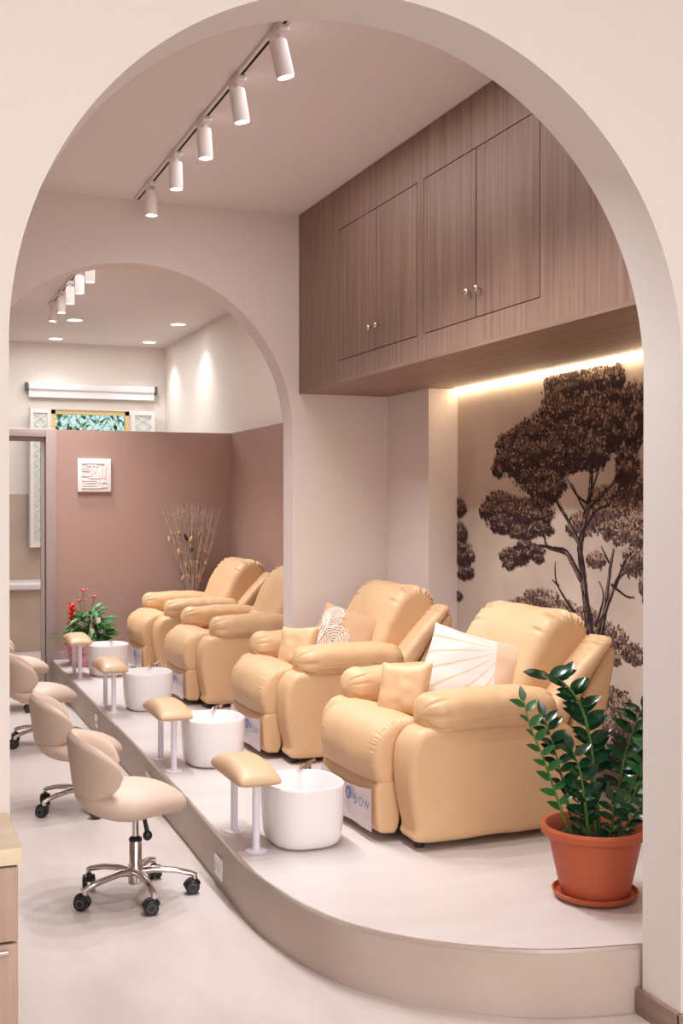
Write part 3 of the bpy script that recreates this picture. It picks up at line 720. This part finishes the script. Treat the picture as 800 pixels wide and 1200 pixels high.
STEMS = [([(.02,0,.21),(-.005,-.01,.40),(-.02,-.02,.56),(-.06,-.03,.71),(-.13,-.04,.80),(-.20,-.05,.825)], .012, 24, .085, 1, 'leaf', .42),
         ([(-.09,-.02,.21),(-.15,-.05,.38),(-.20,-.06,.52),(-.25,-.07,.64),(-.275,-.08,.735)], .007, 15, .065, 1, 'leaf_light', .25),
         ([(-.07,.02,.21),(-.10,.03,.36),(-.14,.02,.52),(-.185,.01,.66)], .007, 16, .08, 1, 'leaf', .35),
         ([(-.03,-.04,.21),(-.05,-.06,.36),(-.07,-.07,.48),(-.10,-.08,.56)], .008, 13, .085, 1, 'leaf', .2),
         ([(.0,.05,.21),(.0,.06,.4),(-.01,.05,.54),(-.03,.03,.66)], .009, 16, .085, 1, 'leaf', .3),
         ([(.05,-.02,.21),(.11,-.03,.33),(.16,-.03,.45),(.185,-.02,.58)], .007, 14, .075, 1, 'leaf_light', .25),
         ([(.06,.03,.21),(.10,.06,.38),(.14,.08,.54),(.20,.10,.68)], .008, 15, .085, 1, 'leaf', .3),
         ([(.08,.06,.21),(.15,.09,.36),(.22,.12,.50),(.30,.13,.60)], .008, 14, .085, 1, 'leaf', .3),
         ([(.03,-.06,.21),(.045,-.10,.30),(.03,-.12,.39)], .006, 9, .07, 1, 'leaf', .2),
         ([(.07,-.04,.21),(.10,-.08,.29),(.15,-.09,.36)], .006, 9, .065, 1, 'leaf', .2),
         ([(-.05,.0,.21),(-.06,-.03,.31),(-.08,-.06,.39)], .006, 9, .07, 1, 'leaf', .2)]
for i, a in enumerate(STEMS): stem(*a, seed=i)

# ------------------------------------------------------------------ flowering plants at the far end
fp = tag(empty('flowering_planter', (1.64, 10.72, P)), 'potted red bromeliad and pink anthurium on the far end of the platform', 'plant')
MB().lathe([(.09, 0), (.11, .004), (.14, .18), (.145, .20), (.13, .195), (.12, .17)], 28).build('pot', M['pinkpot'], fp)
MB().lathe([(.128, .172), (.02, .185)], 20).build('soil', M['soil'], fp)
mb = MB()
for k in range(230):
    a = random.uniform(0, 6.283); el = random.uniform(.2, 1.3); q = random.uniform(.05, .24)
    base = Vector((.07+.75*q*math.cos(a)*math.cos(el*.6), q*.6*math.sin(a), .22+.30*random.random()*math.sin(el)))
    leaf(mb, base, (math.cos(a), math.sin(a)*.6-.2, random.uniform(-.3, .9)), (0, -.5, 1), random.uniform(.08, .14), random.uniform(.025, .04), .3, seg=4)
for k in range(14):
    a = random.uniform(0, 6.283); leaf(mb, (-.10, 0, .20), (math.cos(a)*1.1, math.sin(a), random.uniform(.5, 1.2)), (0,0,1), random.uniform(.2, .27), .035, .5, seg=6)
for k in range(12):
    a = random.uniform(0, 6.283); mb.tube([(.05, 0, .18), (.06+.06*math.cos(a), .05*math.sin(a), .34)], .004, 5)
mb.build('foliage', M['leaf_far'], fp)
mb = MB()
for k in range(26):
    a = k*2.4; z = .36+.0065*k; leaf(mb, (-.10, -.03, z), (math.cos(a), math.sin(a), .7+.03*k), (0,0,1), .075, .03, .25)
mb.tube([(-.10, -.02, .2), (-.10, -.03, .52)], .010, 6); mb.build('bromeliad_flower', M['red'], fp)
for x, y, z in ((.00, -.03, .66), (.10, -.02, .60), (-.035, -.05, .57)):
    mb = MB()
    for k in range(5): leaf(mb, (x, y, z), (math.cos(k*1.3), math.sin(k*1.3), .7), (0,0,1), .06, .04, .2)
    fo = mb.build('anthurium_flower', M['pink'], fp)
    MB().tube([(.03, 0, .2), (.6*x+.01, y, .45), (x, y, z+.004)], .003, 5).build('flower_stem', M['stem'], fo)
for x, y, z in ((.115, -.12, .38), (.06, -.14, .29), (.16, -.1, .27)):
    mb = MB()
    for k in range(3): leaf(mb, (x, y, z), (.3*math.cos(k*2), .3*math.sin(k*2), 1), (0,-1,.2), .06, .032, .1)
    mb.tube([(x*.6+.02, y*.3, .20), (x, y, z)], .003, 5); mb.build('spathe_flower', M['petal'], fp)

# dried branches in a slim floor vase behind the farthest recliner
dvz = tag(empty('dried_arrangement', (2.72, 11.0, P)), 'tall dried twigs and seed pods in a vase behind the farthest recliner', 'dried flowers')
MB().lathe([(.06, 0), (.075, .01), (.085, .18), (.07, .38), (.045, .48), (.05, .52), (.04, .515), (.035, .47)], 28).build('vase', M['ceramic'], dvz)
mb = MB(); pods = []
for k in range(74):
    a = random.uniform(-.36, .30)*(1 if k % 3 else .6); L_ = random.uniform(.95, 1.06)*.97; b = random.uniform(-.10, .08)
    p0 = Vector((a*.05, 0, .48)); path = [p0]
    for t in range(1, 8):
        q = t/7; path.append(Vector((a*.95*q+.010*math.sin(q*9+k), b*q, .48+(L_-.06*abs(a))*q*.96)))
    mb.tube(path, [.0042*(1-.09*t) for t in range(8)], 5)
    for _ in range(3):
        t = random.randrange(4, 7); c = path[t]; mb.tube([c, c+Vector((random.uniform(-.04, .04), random.uniform(-.02, .02), random.uniform(.06, .13)))], .0018, 4)
    if k % 2 == 0:
        c = path[random.randrange(2, 6)]; pods.append((k % 16 == 0, c, random.uniform(.022, .04), random.uniform(-.6, .6)))
mb.build('twigs', M['twig'], dvz)
for dk, c, l_, ro in pods: MB().ball(c, .016, .016, l_, 6, 0, Matrix.Rotation(ro, 3, 'Y')).build('seed_pod', M['pod_dark' if dk else 'pod'], dvz)

# ------------------------------------------------------------------ wall art
wa = tag(empty('wall_relief', (1.82, 11.2, 1.935)), 'square white relief artwork hanging on the brown partition', 'artwork')
MB().box((-.155, -.03, -.155), (.155, 0, .155), bev=.003).build('panel', M['white_matte'], wa)
mb = MB()
def rb(x0, z0, x1, z1): mb.box((x0, -.040, z0), (x1, -.029, z1), bev=.003)
for q in ((-.12,.105,.10,.118),(-.07,.085,.03,.096),(-.03,.0,-.017,.085),(.0,.02,.013,.085),(.06,-.02,.072,.09),(.09,-.03,.103,.118),(-.12,.04,-.04,.05),(-.12,.06,-.05,.068),(-.12,-.01,-.02,.0),(-.05,-.03,.05,-.02),(.03,-.02,.042,.06),
          (-.12,-.055,.02,-.045),(-.1,-.075,.0,-.067),(.02,-.09,.032,-.045),(.045,-.07,.115,-.06),(.06,-.095,.072,-.06),(-.115,-.10,.03,-.09),(-.12,-.125,.06,-.115),(.05,-.115,.12,-.105)): rb(*q)
mb.build('relief_lines', M['white_matte'], wa)

# ------------------------------------------------------------------ track lights and downlights
def track(name, X_, ys, tilts, y0, y1, W, lab):
    r = tag(empty(name, (X_, y0, H)), lab, 'track light', 'ceiling track lights')
    MB().box((-.018, 0, -.020), (.018, y1-y0, -.001), bev=.002).build('rail', M['white_matte'], r)
    mb = MB().box((-.006, .03, -.0215), (.006, y1-y0-.03, -.0195)); mb.build('rail_slot', M['dark'], r)
    for y, tl in zip(ys, tilts):
        yy = y-y0
        hd = MB().box((-.022, yy-.07, -.045), (.022, yy+.07, -.019), bev=.004).tube([(0, yy, -.04), (0, yy, -.085)], .008, 10).build('lamp_arm', M['white_matte'], r)
        m3 = Matrix.Rotation(R(-tl), 3, 'Y'); c0 = Vector((0, yy, -.085))
        ax = m3 @ Vector((0, 0, -1)); ux = m3 @ Vector((1, 0, 0)); uy = Vector((0, 1, 0))
        rings = [[c0+ax*d+(ux*math.cos(2*math.pi*k/28)+uy*math.sin(2*math.pi*k/28))*q for k in range(28)] for d, q in ((-.02, .034), (-.012, .037), (.125, .037), (.127, .034), (.118, .032))]
        MB().loft(rings, 0, True, False).build('lamp_head', M['white_matte'], r)
        MB().loft([[c0+ax*.121+(ux*math.cos(2*math.pi*k/28)+uy*math.sin(2*math.pi*k/28))*.0315 for k in range(28)]]+[[c0+ax*.1215+(ux*math.cos(2*math.pi*k/28)+uy*math.sin(2*math.pi*k/28))*.01 for k in range(28)]], 0, False, True).build('lamp_lens', M['lens'], r)
        l = bpy.data.lights.new('spot', 'SPOT'); l.energy = W; l.color = WARM; l.spot_size = R(105); l.spot_blend = .85; l.shadow_soft_size = .03
        o = bpy.data.objects.new('spot_lamp', l); C.objects.link(o); o.parent = r; o.location = c0+ax*.14
        o.rotation_euler = ax.to_track_quat('-Z', 'Y').to_euler()
    return r
track('track_light', 1.48, [3.72, 4.55, 5.15, 5.75, 6.37, 7.0], [14, 14, 10, 4, 2, 0], 3.60, 7.44, TRACK_W, 'white ceiling track light with cylinder spots, nearest, in front of the middle arch')  # first spot is an extra, added out of sight behind the front arch
track('track_light', 1.48, [9.28, 9.81, 10.34, 10.87, 11.4], [0, 0, 0, 0, -5], 9.1, 11.7, TRACK2_W, 'small white ceiling track light with five spots, seen through the middle arch')
dl = None
LD = ['recessed ceiling downlight above the left end of the roller blind', 'recessed ceiling downlight just below the far track light', 'recessed ceiling downlight above the right end of the roller blind',
      'recessed ceiling downlight close to the bright far right wall', 'recessed ceiling downlight beside the nearest spot of the far track light']
for i, (x, y) in enumerate(((1.85, 14.1), (1.85, 12.6), (2.93, 14.0), (2.93, 12.5), (1.665, 9.66))):
    if dl is None:
        r = empty('ceiling_downlight', (0, 0, 0))
        MB().lathe([(.075, 0), (.098, 0), (.095, -.008), (.078, -.006)], 32, cap=False).build('ring', M['white_matte'], r)
        MB().lathe([(.077, -.004), (.01, -.0045)], 28).build('lens', M['down'], r); dl = r; o = r
    else: o = copy_tree(dl)
    o.location = (x, y, H-.001); tag(o, LD[i], 'downlight', 'recessed downlights in the far ceiling')
    l = bpy.data.lights.new('downlight_spot', 'SPOT'); l.energy = DOWN_W; l.color = WARM; l.spot_size = R(110); l.spot_blend = 1; l.shadow_soft_size = .04
    q = bpy.data.objects.new('downlight_lamp', l); C.objects.link(q); q.parent = o; q.location = (0, 0, -.03)

# ------------------------------------------------------------------ roller blind
rb_ = tag(empty('roller_blind', (2.33, 14.44, 3.03)), 'white roller blind cassette above the far window', 'blind')
MB().box((-.76, -.04, -.01), (.76, .055, .075), bev=.02).build('cassette', M['blind'], rb_)
MB().box((-.75, -.015, -.085), (.75, .0, -.01)).build('fabric', M['blind'], rb_)
MB().box((-.75, -.022, -.095), (.75, .008, -.08), bev=.004).build('bottom_bar', M['white_matte'], rb_)
for sx in (-.775, .775): MB().box((sx-.012, -.045, -.02), (sx+.012, .055, .08), bev=.004).build('bracket', M['grey_rub'], rb_)

# ------------------------------------------------------------------ wall outlets on the riser
o0 = None
for i, (x, y, z, lab) in enumerate(((1.352, 4.99, .085, 'white wall outlet on the riser below the nearest leg rest'), (1.384, 6.62, .10, 'white wall outlet on the riser below the second leg rest'),
                                    (1.402, 8.50, .11, 'white wall outlet on the riser below the third leg rest'), (1.415, 10.05, .11, 'white wall outlet on the riser below the farthest leg rest'))):
    if o0 is None:
        r = empty('wall_outlet', (0, 0, 0))
        MB().box((-.010, -.062, -.045), (-.0005, .062, .045), bev=.004).build('face_plate', M['white'], r)
        mb = MB()
        for yy in (-.028, .028): mb.lathe([(.019, 0), (.019, .003), (.016, .003), (.015, -.002)], 20)
        mb.v = [(-.0105-v[2], v[0]+(-.028 if k < len(mb.v)//2 else .028), v[1]) for k, v in enumerate(mb.v)]
        mb.build('socket', M['white_matte'], r); o0 = r; o = r
    else: o = copy_tree(o0)
    o.location = (x, y, z); o.rotation_euler = (0, 0, R(-.6)); tag(o, lab, 'outlet', 'white outlets on the platform riser')

# ------------------------------------------------------------------ counter at the left edge
ct = tag(empty('wooden_counter', (-.3, 2.87, 0)), 'wooden counter with pale top against the wall at the left edge', 'counter')
MB().box((-.6, -.15, .862), (.582, .168, .90), bev=.002).build('worktop', M['counter_top'], ct)
MB().box((-.6, -.125, .0), (.565, .165, .861)).build('counter_body', M['counter_body'], ct)
for x0 in (-.585, .005):
    dr = MB().box((x0, -.143, .69), (x0+.568 if x0 > 0 else x0+.58, -.126, .856), bev=.0015).build('drawer', M['counter_body'], ct)
    dd = MB().box((x0, -.143, .04), (x0+.568 if x0 > 0 else x0+.58, -.126, .684), bev=.0015).build('door', M['counter_body'], ct)
    MB().box((x0+.25, -.152, .662), (x0+.548, -.142, .672), bev=.002).build('handle', M['nickel'], dd)
    MB().tube([(x0+.502, -.142, .585), (x0+.502, -.16, .585)], .006, 10).ball((x0+.502, -.168, .585), .016, .012, .016).build('knob', M['white'], dd)
